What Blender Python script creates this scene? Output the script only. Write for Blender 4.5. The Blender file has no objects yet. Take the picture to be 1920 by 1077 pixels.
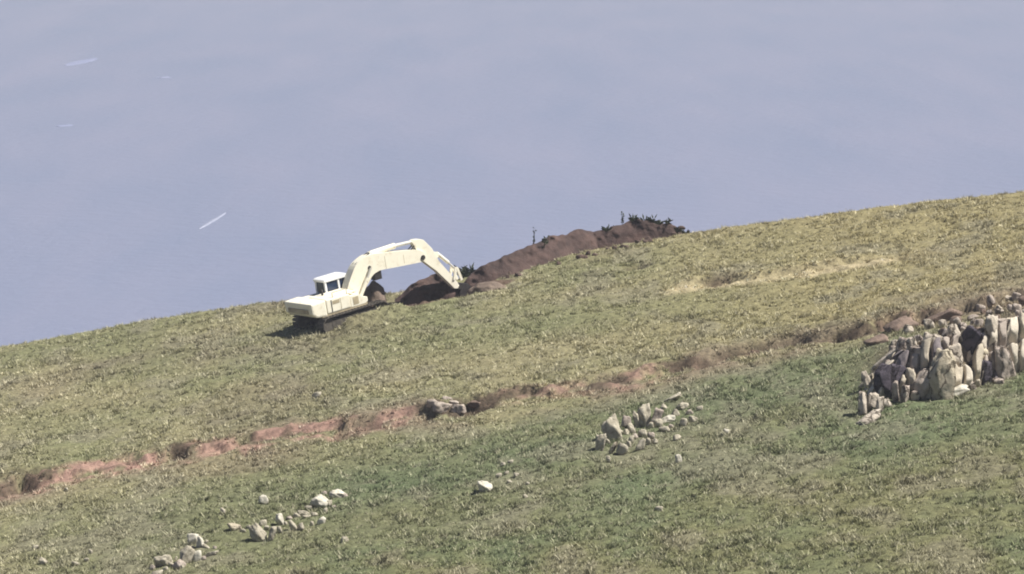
import bpy, bmesh, math, random
import numpy as np
from mathutils import Vector, Matrix, noise as mnoise

# ---------------------------------------------------------------- camera, light, exposure
S = bpy.context.scene
COL = S.collection
PITCH = math.radians(8.5)
CAM = np.array([0.0, 0.0, 75.0])
KPX = 5760.0
cam_d = bpy.data.cameras.new('camera'); cam_d.lens = 108; cam_d.sensor_width = 36
cam_d.clip_start = 1; cam_d.clip_end = 20000
cam = bpy.data.objects.new('camera', cam_d); COL.objects.link(cam)
cam.location = CAM; cam.rotation_euler = (math.radians(90) - PITCH, 0, 0)
S.camera = cam
SUN_EL, SUN_AZ = math.radians(57), math.radians(95)      # azimuth clockwise from +Y (view direction)
W = bpy.data.worlds.new('World'); S.world = W; W.use_nodes = True
wn = W.node_tree; sky = wn.nodes.new('ShaderNodeTexSky'); sky.sky_type = 'NISHITA'; sky.sun_disc = False
sky.sun_elevation = SUN_EL; sky.sun_rotation = SUN_AZ; sky.dust_density = .5; sky.air_density = .4
wn.links.new(sky.outputs[0], wn.nodes['Background'].inputs[0]); wn.nodes['Background'].inputs[1].default_value = 0.05
sun_d = bpy.data.lights.new('sun', 'SUN'); sun_d.energy = 5.0; sun_d.angle = math.radians(0.5); sun_d.color = (1, .95, .86)
sun = bpy.data.objects.new('sun', sun_d); COL.objects.link(sun)
sdir = Vector((math.sin(SUN_AZ) * math.cos(SUN_EL), math.cos(SUN_AZ) * math.cos(SUN_EL), math.sin(SUN_EL)))
sun.rotation_euler = sdir.to_track_quat('Z', 'Y').to_euler(); sun.location = (60, 100, 160)
S.view_settings.view_transform = 'Standard'; S.view_settings.look = 'None'
S.view_settings.exposure = 0.68; S.view_settings.gamma = 1.0
S.render.engine = 'CYCLES'
S.cycles.pixel_filter_type = 'BLACKMAN_HARRIS'; S.cycles.filter_width = 1.9
S.cycles.max_bounces = 5

RNG = np.random.default_rng(7)
rnd = random.Random(11)

# ---------------------------------------------------------------- terrain mathematics
cpp, spp = math.cos(PITCH), math.sin(PITCH)
FW = np.array([0, cpp, -spp]); UP = np.array([0, spp, cpp]); RT = np.array([1.0, 0, 0])
def ray(px, py): return FW + RT * (px - 960) / KPX + UP * (538.5 - py) / KPX
SA, SB = .15, .06                                          # hillside gradient along x and y
P0 = CAM + ray(642, 607) * 160                             # the ground under the digger
def zplane(x, y): return P0[2] + SA * (x - P0[0]) + SB * (y - P0[1])
def on_plane(px, py):
    r = ray(px, py)
    t = ((P0[2] - CAM[2]) - SA * P0[0] - SB * P0[1]) / (r[2] - SA * r[0] - SB * r[1])
    return CAM + r * t
def hashf(ix, iy, s):
    n = (ix.astype(np.int64) * 374761393 + iy.astype(np.int64) * 668265263 + s * 974634777) & 0x7fffffff
    n = ((n ^ (n >> 13)) * 1274126177) & 0x7fffffff
    n = (n ^ (n >> 16)) & 0xffff
    return n / 65535.0
def vnoise(x, y, s=0):
    x = np.asarray(x, float); y = np.asarray(y, float)
    ix = np.floor(x); iy = np.floor(y); fx = x - ix; fy = y - iy
    fx = fx * fx * (3 - 2 * fx); fy = fy * fy * (3 - 2 * fy)
    a = hashf(ix, iy, s); b = hashf(ix + 1, iy, s); c = hashf(ix, iy + 1, s); d = hashf(ix + 1, iy + 1, s)
    return (a + (b - a) * fx) * (1 - fy) + (c + (d - c) * fx) * fy
def fbm(x, y, s=0, o=4):
    v = 0; a = .5; t = 0
    for i in range(o):
        v = v + a * vnoise(x * 2 ** i + 17.3 * i, y * 2 ** i - 9.1 * i, s + i); t += a; a *= .5
    return v / t
def sstep(a, b, v):
    t = np.clip((v - a) / (b - a), 0, 1); return t * t * (3 - 2 * t)

# crest of the hill, so that the skyline falls where the sea begins
SKY = [(-600, 742), (-200, 686), (0, 652), (140, 627), (280, 601), (430, 578), (560, 564), (640, 560), (760, 548), (870, 522), (960, 503),
       (1130, 466), (1300, 437), (1420, 421), (1620, 394), (1760, 376), (1920, 360), (2200, 322), (2600, 270)]
KF = .075
def crest_solve():
    out = []
    for px, py in SKY:
        lo, hi = 140., 200.
        for _ in range(40):
            m = (lo + hi) / 2
            y = np.linspace(m - 2, m + 9, 221); x = y * (px - 960) / KPX / (cpp)
            d = np.maximum(0, y - m); z = zplane(x, y) - KF * d * d
            dz = np.stack([x, y, z], 1) - CAM
            best = (538.5 - KPX * (dz @ UP) / (dz @ FW)).min()
            if best > py: lo = m
            else: hi = m
        out.append((m * (px - 960) / KPX, m))
    return np.array(out)
CREST = crest_solve()
def world_line(pts): return np.array([on_plane(*p)[:2] for p in pts])
# the eroded red terrace lip that crosses the field
TER = world_line([(-300, 985), (0, 925), (60, 905), (180, 876), (300, 852), (420, 835), (540, 812), (680, 796), (760, 777), (860, 772), (940, 752), (1040, 735),
                  (1130, 722), (1220, 700), (1320, 676), (1420, 660), (1500, 640), (1600, 632), (1700, 612), (1800, 600), (1920, 575), (2200, 530)])
TER_PX = np.array([-300, 0, 60, 180, 300, 420, 540, 680, 760, 860, 940, 1040, 1130, 1220, 1320, 1420, 1500, 1600, 1700, 1800, 1920, 2200])
# step height along it
TER_H = np.array([.25, .45, .45, .3, .28, .28, .3, .3, .3, .5, .4, .25, .25, .25, .28, .3, .34, .38, .45, .45, .45, .45])
# the straw-yellow ledge in the upper right
STR = world_line([(1240, 545), (1290, 536), (1350, 528), (1420, 524), (1500, 512), (1580, 497), (1660, 484), (1720, 478)])
# foot of the rock outcrop
OUT = world_line([(1560, 800), (1620, 770), (1690, 748), (1760, 742), (1830, 722), (1920, 690), (2050, 655), (2200, 640)])
FAN = world_line([(880, 545), (760, 566), (705, 590), (800, 583), (900, 556), (940, 540)])

# hollows washed out under the turf, their shade partly tinted into the soil: seen centre and half width in the photograph, turned into places on the hill
HOLES = [tuple(on_plane(a, b)[:2]) + (c / 36.,) for a, b, c in ((1482, 640, 30), (1546, 620, 20), (1592, 614, 20), (1585, 634, 24), (1425, 652, 22), (1372, 664, 26), (1330, 682, 20), (1270, 690, 14), (60, 892, 26), (40, 914, 30),
         (10, 900, 18), (335, 850, 14), (455, 848, 10), (640, 818, 20), (700, 800, 14), (905, 762, 28), (800, 788, 12), (870, 776, 22), (1195, 500, 26), (1352, 525, 36), (1770, 572, 22), (1730, 592, 16), (1820, 566, 24), (1660, 622, 20), (1560, 600, 12))]
def seg_interp(line, x): return np.interp(x, line[:, 0], line[:, 1])
def height(x, y):
    x = np.asarray(x, float); y = np.asarray(y, float)
    z = zplane(x, y)
    yc = np.interp(x, CREST[:, 0], CREST[:, 1])
    d = np.maximum(0, y - yc)
    dl = 4.5
    z = z - np.where(d < dl, KF * d * d, KF * dl * dl + 2 * KF * dl * (d - dl))
    # soft swells
    z = z + (fbm(x / 7, y / 9, 3, 3) - .5) * .5 * sstep(1, 6, yc - y)
    # terrace lip: a small eroded face, ground easing back above and below
    yt = seg_interp(TER, x) + (fbm(x * 1.1, y * 0 + 2.2, 21, 4) - .5) * 2.4
    h = np.interp(x, TER[:, 0], TER_H) * (.5 + .55 * vnoise(x * .8, y * 0, 5) + .25 * sstep(.4, .7, vnoise(x * 1.1 + .3 * y, y * 0 + 4, 6)))
    e = y - yt
    z = z + h * (sstep(-.12, .3, e) * np.exp(-np.maximum(0, e) / 5) - .35 * np.exp(-np.maximum(0, -e) / 2.5) * sstep(.2, -.1, e))
    # straw ledge
    ys = seg_interp(STR, x); m = sstep(STR[0, 0], STR[0, 0] + 2, x) * sstep(STR[-1, 0], STR[-1, 0] - 4, x)
    e = y - ys
    z = z + .38 * m * sstep(.1, .3, e) * np.exp(-np.maximum(0, e) / 3) - .1 * m * sstep(1.6, .2, np.abs(e + .9))
    # outcrop: a rocky shoulder above its foot
    yo = seg_interp(OUT, x); m = sstep(OUT[1, 0] - .7, OUT[3, 0] + .2, x)
    e = y - yo
    z = z + m * 1.75 * sstep(-.1, 1.5, e) * np.exp(-np.maximum(0, e - 1.5) / 6)
    # digger's trench: a scooped hollow between the tracks and the spoil
    u = (x + 4.1); v = (y - 160.9) - .30 * (x + 4.1)
    z = z - .8 * np.exp(-(u / 2.5) ** 4) * np.where(v > .6, 1 - sstep(.6, 2.6, v), sstep(-1.0, .5, v))
    for hx, hy, hw in HOLES:
        z = z - .6 * np.exp(-((x - hx) / hw) ** 4 - ((y - hy - .12 * (x - hx)) / .5) ** 2)
    # soil and turf pushed up beside the near track
    a = (x - P0[0]) * .788 + (y - P0[1]) * .616; b = -(x - P0[0]) * .616 + (y - P0[1]) * .788
    z = z + .62 * np.exp(-((b + 2.15) / .42) ** 2) * sstep(-1.9, -.9, a) * sstep(3.0, 2.0, a)
    return z
def on_ground(px, py):
    p = on_plane(px, py); r = ray(px, py)
    t0 = (p - CAM)[1] / r[1]
    ts = np.linspace(t0 - 14, t0 + 12, 900)
    q = CAM[None] + r[None] * ts[:, None]
    below = q[:, 2] < height(q[:, 0], q[:, 1])
    i = int(np.argmax(below)) if below.any() else int(np.argmin(np.abs(ts - t0)))
    return q[i]

# ---------------------------------------------------------------- ground colour (what grows or lies where, plus shade tinted in at the lip)
def lerp(a, b, t): return a + (b - a) * t[..., None]
def px_of(x, y):
    z = zplane(x, y); d = np.stack([x, y, z], -1) - CAM; w = d @ FW
    return 960 + KPX * (d @ RT) / w, 538.5 - KPX * (d @ UP) / w
STRAW = np.array([.345, .315, .185]); OLIVE = np.array([.255, .262, .140]); GREEN = np.array([.165, .205, .108])
GREYG = np.array([.290, .270, .195]); RED = np.array([.46, .295, .24]); BROWN = np.array([.26, .205, .15])
GOLD = np.array([.44, .375, .24])
def ground_tint(x, y):
    """dry straw near the crest, greener pasture below the terrace, red soil along the lip"""
    yc = np.interp(x, CREST[:, 0], CREST[:, 1]); yt = seg_interp(TER, x)
    n1 = fbm(x / 5, y / 6, 31, 4); n2 = fbm(x / 2.2, y / 3, 41, 4); n3 = fbm(x / 11, y / 11, 51, 3)
    above = sstep(-2, 3, y - yt)
    c = lerp(np.broadcast_to(OLIVE, x.shape + (3,)), STRAW, np.clip((n1 - .3) * 2.2, 0, 1))
    c = lerp(c, STRAW * np.array([1.12, 1.05, .95]), above * np.clip((x - 2) / 15, 0, 1) * .8)
    low = sstep(-2.5, -12, y - yt) * sstep(-24, -8, x)
    c = c * (1 - .14 * low)[..., None]
    c = lerp(c, GREEN * 1.0, low * np.clip(.35 + (n1 - .4) * 2.2, 0, 1))
    # greener belt under the rocks, straw again at the very bottom middle
    c = lerp(c, OLIVE * np.array([.95, .88, .8]), low * sstep(-17, -24, y - yt) * np.clip(n2 * 1.6 - .2, 0, 1))
    g = sstep(6, 1.5, np.abs(y - yt + 9 - .2 * x)) * sstep(-14, -4, x) * sstep(22, 15, x)
    c = lerp(c, GREEN * .95, g * np.clip(n2 * 1.8 - .25, 0, .85))
    c = lerp(c, GREYG, sstep(.52, .7, n2) * .55)
    c = lerp(c, BROWN, sstep(.58, .75, n3) * .35)
    # eroded brown strip either side of the lip
    c = lerp(c, np.array([.30, .235, .17]), sstep(3.6, .6, np.abs(y - yt + .8)) * sstep(.42, .6, n2) * .8)
    dk_shade = sstep(.75, .3, np.abs(y - yt + .05 + (n2 - .5) * 1.6)) * sstep(.38, .5, fbm(x * 1.4, y * 1.1, 65, 3))
    c = lerp(c, np.array([.13, .095, .07]), dk_shade * .9)  # moist dark soil and the lip's shade, both put into the colour
    # red soil, in lengths
    rx = (fbm(x / 3.0, y * 0 + 7, 61, 3) > .0) * 1.0
    X = TER[:, 0]; fx = lambda p: np.interp(p, TER_PX, X)
    lens = np.zeros_like(x)
    for a, b, s in ((-300, 60, .4), (70, 310, 1), (350, 480, .8), (470, 640, 1), (650, 700, .4), (700, 775, .8), (940, 1000, .4), (1000, 1110, .5), (1140, 1240, .6), (1300, 1420, .3), (1650, 1730, .5)):
        lens = np.maximum(lens, s * sstep(fx(a) - .4, fx(a) + .4, x) * sstep(fx(b) + .4, fx(b) - .4, x))
    red = lens * sstep(1.9, .7, np.abs(y - yt + .55 + (n2 - .5) * 1.5)) * np.clip(.5 + 5 * (fbm(x * 1.6, y * 1.6, 71, 4) - .47), 0, 1)
    c = lerp(c, RED, np.clip(red, 0, 1))
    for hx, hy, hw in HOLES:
        q = np.exp(-((x - hx) / (hw * 1.05)) ** 4 - ((y - hy - .12 * (x - hx)) / .6) ** 2); c = lerp(c, np.array([.13, .095, .07]), .95 * q); dk_shade = np.maximum(dk_shade, q)  # dark soil in the hollows, with their shade tinted in
    # straw ledge
    ys = seg_interp(STR, x); m = sstep(STR[0, 0] - .5, STR[0, 0] + 1, x) * sstep(STR[-1, 0] + .5, STR[-1, 0] - 2, x)
    gold = m * sstep(1.2, .2, np.abs(y - ys + .6 + (n2 - .5) * 1.2)) * np.clip(.8 + (n2 - .3) * 2.2, 0, 1); c = lerp(c, GOLD * 1.28, gold)
    # outcrop: dusty brown earth between rocks
    yo = seg_interp(OUT, x); m = sstep(OUT[1, 0] - .8, OUT[3, 0], x)
    c = lerp(c, np.array([.24, .185, .14]), m * sstep(-.2, .4, y - yo) * sstep(9, 5, y - yo) * .85)
    # bare earth by the digger
    dg = bare(x, y)
    c = lerp(c, np.array([.17, .12, .09]), dg)
    yb = sstep(.2, -1.2, yc - y) * sstep(10, 24, x)
    return np.clip(c, .01, .8), np.clip(red * .55 + 1.05 * dg + .8 * gold + .85 * dk_shade, 0, 1)
def bare(x, y):
    """disturbed soil in front of the tracks and along the spoil"""
    u = (x + 4.2); v = (y - 161.2) - .30 * (x + 4.2)
    n = fbm(x * .9, y * .9, 81, 3)
    return sstep(1.15, .75, (np.abs(u / 4.3) ** 3 + np.abs(v / 1.55) ** 2) + (n - .5) * .9)

# ---------------------------------------------------------------- helpers
def link(name, me, mat=None, parent=None):
    o = bpy.data.objects.new(name, me); COL.objects.link(o)
    if mat: me.materials.append(mat)
    if parent: o.parent = parent
    return o
def tag(o, label=None, cat=None, group=None, kind=None):
    if label: o['label'] = label
    if cat: o['category'] = cat
    if group: o['group'] = group
    if kind: o['kind'] = kind
    return o
def mesh_np(name, v, f, cols=None, smooth=False):
    """v (n,3); f (m,k) faces of one size"""
    me = bpy.data.meshes.new(name); k = f.shape[1]
    me.vertices.add(len(v)); me.vertices.foreach_set('co', np.ascontiguousarray(v, np.float32).ravel())
    me.loops.add(f.size); me.loops.foreach_set('vertex_index', np.ascontiguousarray(f, np.int32).ravel())
    me.polygons.add(len(f)); me.polygons.foreach_set('loop_start', np.arange(0, f.size, k, dtype=np.int32))
    if smooth: me.polygons.foreach_set('use_smooth', np.ones(len(f), bool))
    me.update(calc_edges=True)
    if cols is not None:
        a = me.color_attributes.new('tint', 'FLOAT_COLOR', 'POINT')
        c4 = np.ones((len(v), 4), np.float32); c4[:, :cols.shape[1]] = cols
        a.data.foreach_set('color', c4.ravel())
    return me
def nodes(name):
    m = bpy.data.materials.new(name); m.use_nodes = True
    return m, m.node_tree, m.node_tree.nodes['Principled BSDF']
def noise_node(nt, scale, detail=4, rough=.55, coord='Object'):
    tc = nt.nodes.new('ShaderNodeTexCoord'); n = nt.nodes.new('ShaderNodeTexNoise')
    n.inputs['Scale'].default_value = scale; n.inputs['Detail'].default_value = detail; n.inputs['Roughness'].default_value = rough
    nt.links.new(tc.outputs[coord], n.inputs['Vector']); return n
def ramp(nt, src, stops):
    r = nt.nodes.new('ShaderNodeValToRGB'); e = r.color_ramp.elements
    while len(e) < len(stops): e.new(.5)
    for k, (p, c) in enumerate(stops): e[k].position = p; e[k].color = tuple(c) + (1,)
    nt.links.new(src, r.inputs[0]); return r
def bump(nt, bsdf, src, strength, dist):
    b = nt.nodes.new('ShaderNodeBump'); b.inputs['Strength'].default_value = strength; b.inputs['Distance'].default_value = dist
    nt.links.new(src, b.inputs['Height']); nt.links.new(b.outputs[0], bsdf.inputs['Normal'])
def mottled(name, c0, c1, scale=3, rough=.7, bumpd=0., metal=0, detail=5, spec=.3):
    m, nt, b = nodes(name); n = noise_node(nt, scale, detail)
    r = ramp(nt, n.outputs['Fac'], [(.32, c0), (.68, c1)])
    nt.links.new(r.outputs[0], b.inputs['Base Color']); b.inputs['Roughness'].default_value = rough; b.inputs['Metallic'].default_value = metal
    b.inputs['Specular IOR Level'].default_value = spec
    if bumpd: 
        n2 = noise_node(nt, scale * 4, 6, .65); bump(nt, b, n2.outputs['Fac'], .7, bumpd)
    return m
def cracked(name, c0, c1, scale=4, crack=2.6):
    """weathered rock: mottled colour, dark joints that run mostly upright, rough surface"""
    m, nt, b = nodes(name); n = noise_node(nt, scale, 6, .65)
    r = ramp(nt, n.outputs['Fac'], [(.3, c0), (.7, c1)])
    tc = nt.nodes.new('ShaderNodeTexCoord'); mp = nt.nodes.new('ShaderNodeMapping'); mp.inputs['Scale'].default_value = (1.5, 1.5, .38)
    ad = nt.nodes.new('ShaderNodeMix'); ad.data_type = 'VECTOR'; ad.inputs[0].default_value = .4
    nt.links.new(tc.outputs['Object'], ad.inputs[4]); nt.links.new(n.outputs['Color'], ad.inputs[5]); nt.links.new(ad.outputs[1], mp.inputs[0])
    oi = nt.nodes.new('ShaderNodeObjectInfo'); v = nt.nodes.new('ShaderNodeTexVoronoi'); v.voronoi_dimensions = '4D'; v.feature = 'DISTANCE_TO_EDGE'; v.inputs['Scale'].default_value = crack
    mu = nt.nodes.new('ShaderNodeMath'); mu.operation = 'MULTIPLY'; mu.inputs[1].default_value = 40; nt.links.new(oi.outputs['Random'], mu.inputs[0]); nt.links.new(mu.outputs[0], v.inputs['W'])
    nt.links.new(mp.outputs[0], v.inputs['Vector']); e = ramp(nt, v.outputs['Distance'], [(.0, (.30, .27, .25)), (.05, (1, 1, 1))])
    mx = nt.nodes.new('ShaderNodeMix'); mx.data_type = 'RGBA'; mx.blend_type = 'MULTIPLY'; mx.inputs[0].default_value = 1
    nt.links.new(r.outputs[0], mx.inputs[6]); nt.links.new(e.outputs[0], mx.inputs[7]); nt.links.new(mx.outputs[2], b.inputs['Base Color'])
    b.inputs['Roughness'].default_value = .95; b.inputs['Specular IOR Level'].default_value = .2
    b1 = nt.nodes.new('ShaderNodeBump'); b1.inputs['Distance'].default_value = .12; b1.inputs['Strength'].default_value = .9; nt.links.new(e.outputs[0], b1.inputs['Height'])
    n2 = noise_node(nt, scale * 3, 6, .7); b2 = nt.nodes.new('ShaderNodeBump'); b2.inputs['Distance'].default_value = .06; nt.links.new(n2.outputs['Fac'], b2.inputs['Height'])
    nt.links.new(b1.outputs[0], b2.inputs['Normal']); nt.links.new(b2.outputs[0], b.inputs['Normal']); return m
def tint_material(name, lo, hi, scale, rough=.9, bumpd=.05, trans=0):
    m, nt, b = nodes(name)
    at = nt.nodes.new('ShaderNodeVertexColor'); at.layer_name = 'tint'
    n = noise_node(nt, scale, 6, .7)
    r = ramp(nt, n.outputs['Fac'], [(.3, (lo,) * 3), (.7, (hi,) * 3)])
    mx = nt.nodes.new('ShaderNodeMix'); mx.data_type = 'RGBA'; mx.blend_type = 'MULTIPLY'; mx.inputs[0].default_value = 1
    nt.links.new(at.outputs[0], mx.inputs[6]); nt.links.new(r.outputs[0], mx.inputs[7]); nt.links.new(mx.outputs[2], b.inputs['Base Color'])
    b.inputs['Roughness'].default_value = rough; b.inputs['Specular IOR Level'].default_value = .15
    if bumpd: bump(nt, b, n.outputs['Fac'], .8, bumpd)
    return m

# ---------------------------------------------------------------- hillside
def axis(lo, hi, step, far_lo, far_hi, n=26):
    a = np.arange(lo, hi + step / 2, step)
    l = lo - np.geomspace(step * 1.3, lo - far_lo, n)[::-1]; r = hi + np.geomspace(step * 1.3, far_hi - hi, n)
    return np.concatenate([l, a, r])
gx = axis(-38, 36, .16, -420, 420); gy = axis(97, 180, .16, 40, 420)
XX, YY = np.meshgrid(gx, gy)
ZZ = height(XX, YY)
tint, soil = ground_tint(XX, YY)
ZZ = ZZ + (fbm(XX * 1.6, YY * 1.6, 91, 4) - .5) * (.16 + .20 * soil) + (vnoise(XX * 3, YY * 3, 96) - .5) * .22 * soil + (vnoise(XX * 4, YY * 4, 95) - .5) * .10
ZZ = np.maximum(ZZ, -8)
V = np.stack([XX, YY, ZZ], -1).reshape(-1, 3); nx = len(gx); ny = len(gy)
ii = (np.arange(ny - 1)[:, None] * nx + np.arange(nx - 1)[None]).ravel()
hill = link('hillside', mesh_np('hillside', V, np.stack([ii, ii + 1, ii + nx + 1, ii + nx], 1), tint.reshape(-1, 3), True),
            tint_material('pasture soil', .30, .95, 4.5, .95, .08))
tag(hill, 'sloping dry pasture falling to the left above the sea', None, None, 'structure')

# ---------------------------------------------------------------- sea
m, nt, b = nodes('sea water')
n = noise_node(nt, 1, 5, .55)
mp = nt.nodes.new('ShaderNodeMapping'); mp.inputs['Scale'].default_value = (.035, .008, 1); mp.inputs['Rotation'].default_value = (0, 0, -.12)
tc = nt.nodes.new('ShaderNodeTexCoord'); nt.links.new(tc.outputs['Object'], mp.inputs[0]); nt.links.new(mp.outputs[0], n.inputs['Vector'])
r = ramp(nt, n.outputs['Fac'], [(.32, (.160, .188, .285)), (.68, (.192, .208, .302))])
nt.links.new(r.outputs[0], b.inputs['Base Color']); b.inputs['Roughness'].default_value = .55; b.inputs['Specular IOR Level'].default_value = .35
n2 = noise_node(nt, .25, 5, .6); bump(nt, b, n2.outputs['Fac'], .35, .9)
v = np.array([[-5000, -500, 0], [5000, -500, 0], [5000, 8000, 0], [-5000, 8000, 0.]])
sea = link('sea', mesh_np('sea', v, np.array([[0, 1, 2, 3]])), m); tag(sea, 'calm lilac-grey sea far below the hillside', None, None, 'structure')
def on_sea(px, py):
    rr = ray(px, py); return CAM + rr * (-CAM[2] / rr[2])

# ---------------------------------------------------------------- grass (nobody could count it)
def build_grass():
    VS, CS = [], []
    def layer(cand, nb, spread, h0, h1, w0, w1, tall, keepf, var, lean_):
        y = RNG.uniform(98, 171, cand); x = RNG.uniform(-1, 1, cand) * (y * .172 + 1)
        keep = RNG.random(cand) < (y / 171) ** 2 * 0 + 1
        yc = np.interp(x, CREST[:, 0], CREST[:, 1]); p_x, p_y = px_of(x, y)
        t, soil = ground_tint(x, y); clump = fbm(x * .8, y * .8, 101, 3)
        keep = (y < yc + 2.8) & (p_y < 1130) & (RNG.random(cand) < (1 - .9 * soil)) & (RNG.random(cand) < keepf(clump))
        yo = seg_interp(OUT, x); rocky = sstep(OUT[1, 0] - .8, OUT[3, 0], x) * sstep(-.2, .4, y - yo) * sstep(5.5, 2.2, y - yo)
        keep &= RNG.random(cand) > rocky * .8
        x, y, t, clump = x[keep], y[keep], t[keep], clump[keep]; nt_ = len(x)
        z = height(x, y) - .05
        X = np.repeat(x, nb); Y = np.repeat(y, nb); Zb = np.repeat(z, nb); N = len(X)
        hgt = np.repeat((h0 + (h1 - h0) * RNG.random(nt_) ** 1.6) * (.6 + .9 * clump), nb) * RNG.uniform(.6, 1.15, N)
        ang = RNG.uniform(0, 2 * np.pi, N); lean = RNG.uniform(.2, lean_, N) * hgt; wdt = RNG.uniform(w0, w1, N)
        bx = X + RNG.normal(0, spread, N); by = Y + RNG.normal(0, spread, N); pa = RNG.uniform(0, 2 * np.pi, N)
        v = np.empty((N, 3, 3))
        v[:, 0] = np.stack([bx - wdt * np.cos(pa), by - wdt * np.sin(pa), Zb], 1)
        v[:, 1] = np.stack([bx + wdt * np.cos(pa), by + wdt * np.sin(pa), Zb], 1)
        v[:, 2] = np.stack([bx + lean * np.cos(ang), by + lean * np.sin(ang), Zb + hgt], 1)
        k = 1.2 * np.repeat(np.minimum(np.exp(RNG.normal(0, var, nt_)), 1.75), nb)[:, None]
        c = np.repeat(t, nb, 0) * k * RNG.uniform(.85, 1.15, (N, 1))
        gr = c.mean(1, keepdims=True) * np.array([1.10, 1.03, .80]); c = c + (gr - c) * np.clip((k - 1.1) * .9, 0, .6)
        dry = (np.repeat(RNG.random(nt_), nb) < .14)[:, None]
        c = np.where(dry, c * .35 + np.array([.46, .43, .31]) * .62, c)
        VS.append(v.reshape(-1, 3)); CS.append(np.repeat(np.clip(c, .015, .8)[:, None], 3, 1).reshape(-1, 3))
    layer(150000, 5, .10, .04, .11, .014, .034, 0, lambda c: .9 + 0 * c, .34, 1.5)               # short sward
    layer(118000, 12, .062, .08, .235, .014, .034, 1, lambda c: np.clip(.42 + .9 * (c - .4), .25, .9), .55, 1.2)   # tussocks
    v = np.concatenate(VS); c = np.concatenate(CS)
    me = mesh_np('grass', v, np.arange(len(v)).reshape(-1, 3), c)
    o = link('grass', me, tint_material('dry grass blades', .9, 1.1, 2.0, .85, 0)); tag(o, 'short dry straw and green grass covering the hillside', None, None, 'stuff')
build_grass()

# ---------------------------------------------------------------- stones
def ico(sub):
    bm = bmesh.new(); bmesh.ops.create_icosphere(bm, subdivisions=sub, radius=1)
    v = np.array([q.co[:] for q in bm.verts]); f = np.array([[w.index for w in q.verts] for q in bm.faces]); bm.free(); return v, f
ICO = {3: ico(3), 4: ico(4)}
def stone_mesh(name, dims, seed, sub=3, cuts=11, rough=.05, boxy=False):
    """a boulder: a ball cut by random planes, then worn"""
    rg = np.random.default_rng(seed); v, f = ICO[sub]; v = v.copy()
    k = cuts + 3; N_ = rg.normal(size=(k, 3)); N_ /= np.linalg.norm(N_, axis=1)[:, None]
    N_ = np.concatenate([N_, np.eye(3), -np.eye(3)]); D_ = np.concatenate([rg.uniform(.55, 1.1, k), rg.uniform(.6, .85, 6)]) if boxy else np.concatenate([rg.uniform(.55, 1.05, k), rg.uniform(.7, 1.2, 6)])
    dots = np.maximum(v @ N_.T, 1e-4); r = (D_[None] / dots).min(1); v = v * np.minimum(r, 1.35)[:, None]
    tp = rg.uniform(.8, 1.12); v[:, :2] *= (1 + (tp - 1) * (v[:, 2:3] + 1) / 2)
    v[:, 0] += v[:, 2] * rg.uniform(-.2, .2)
    off = rg.uniform(0, 50)
    w = np.array([mnoise.fractal(Vector(q) * 2.6 + Vector((off, off, 0)), 1.0, 2.0, 4) for q in v])
    v = v * (1 + (rough * 2.6 if boxy else rough * 3.2) * w)[:, None]
    v = v / np.abs(v).max(0) * (np.array(dims) / 2)
    return mesh_np(name, v, f)
MAT_PALE = mottled('pale lichened stone', (.24, .215, .165), (.50, .46, .37), 4.5, .95, .05)
MAT_FACE = cracked('pale pink-grey rock face', (.33, .285, .235), (.60, .54, .46), 3.0, 1.9)
MAT_WHITE = mottled('white limestone', (.38, .355, .29), (.64, .61, .53), 5, .85, .03)
MAT_TAN = cracked('tan stone', (.32, .28, .21), (.55, .49, .38), 3.0, 1.7)
MAT_GREY = mottled('grey-pink stone', (.22, .18, .155), (.48, .42, .365), 4, .95, .06)
MAT_GREYFACE = cracked('grey-pink rock face', (.27, .225, .195), (.52, .455, .40), 3, 2.0)
MAT_PURPLE = cracked('slate-purple rock and hollow shade', (.030, .026, .036), (.115, .10, .122), 2.5, 2.2)  # purple rocks, darkened to serve as the hollow's shade too
MAT_BROWN = mottled('brown earthy rock', (.11, .08, .065), (.25, .185, .15), 2.5, .95, .08)
SEED = [100]; G1 = 'rocks of the outcrop on the right'
def stone(px, py, w, h, mat, label, group, name='stone', depth=None, tilt=0, up=.5, lift=0., cat='rock'):
    """px,py: foot of the stone on the ground; w,h its seen width and height in the photograph's pixels (1 m is about 5760/distance)"""
    SEED[0] += 1; rg = np.random.default_rng(SEED[0])
    p = on_ground(px, py); m = 1 / KPX * np.linalg.norm(p - CAM)
    W_, H_ = w * m, h * m
    D_ = depth if depth else max(.16, (W_ * .55 + H_ * .25)) * rg.uniform(.85, 1.2)
    me = stone_mesh(name, (W_ * 1.06, D_, H_ * 1.16), SEED[0], 4 if max(w, h) > 28 else 3, 9 if group == G1 else 6, .05, group == G1)
    o = link(name, me, mat); o.location = (p[0], p[1] + D_ * .32, p[2] + H_ * (.42 if group == G1 or 'single' in group else .39) + lift)
    o.rotation_euler = (rg.uniform(-.1, .1), math.radians(tilt + rg.uniform(-15, 15) * (h < 70)), rg.uniform(-.6, .6))
    tag(o, label, cat, group); return o

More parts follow.
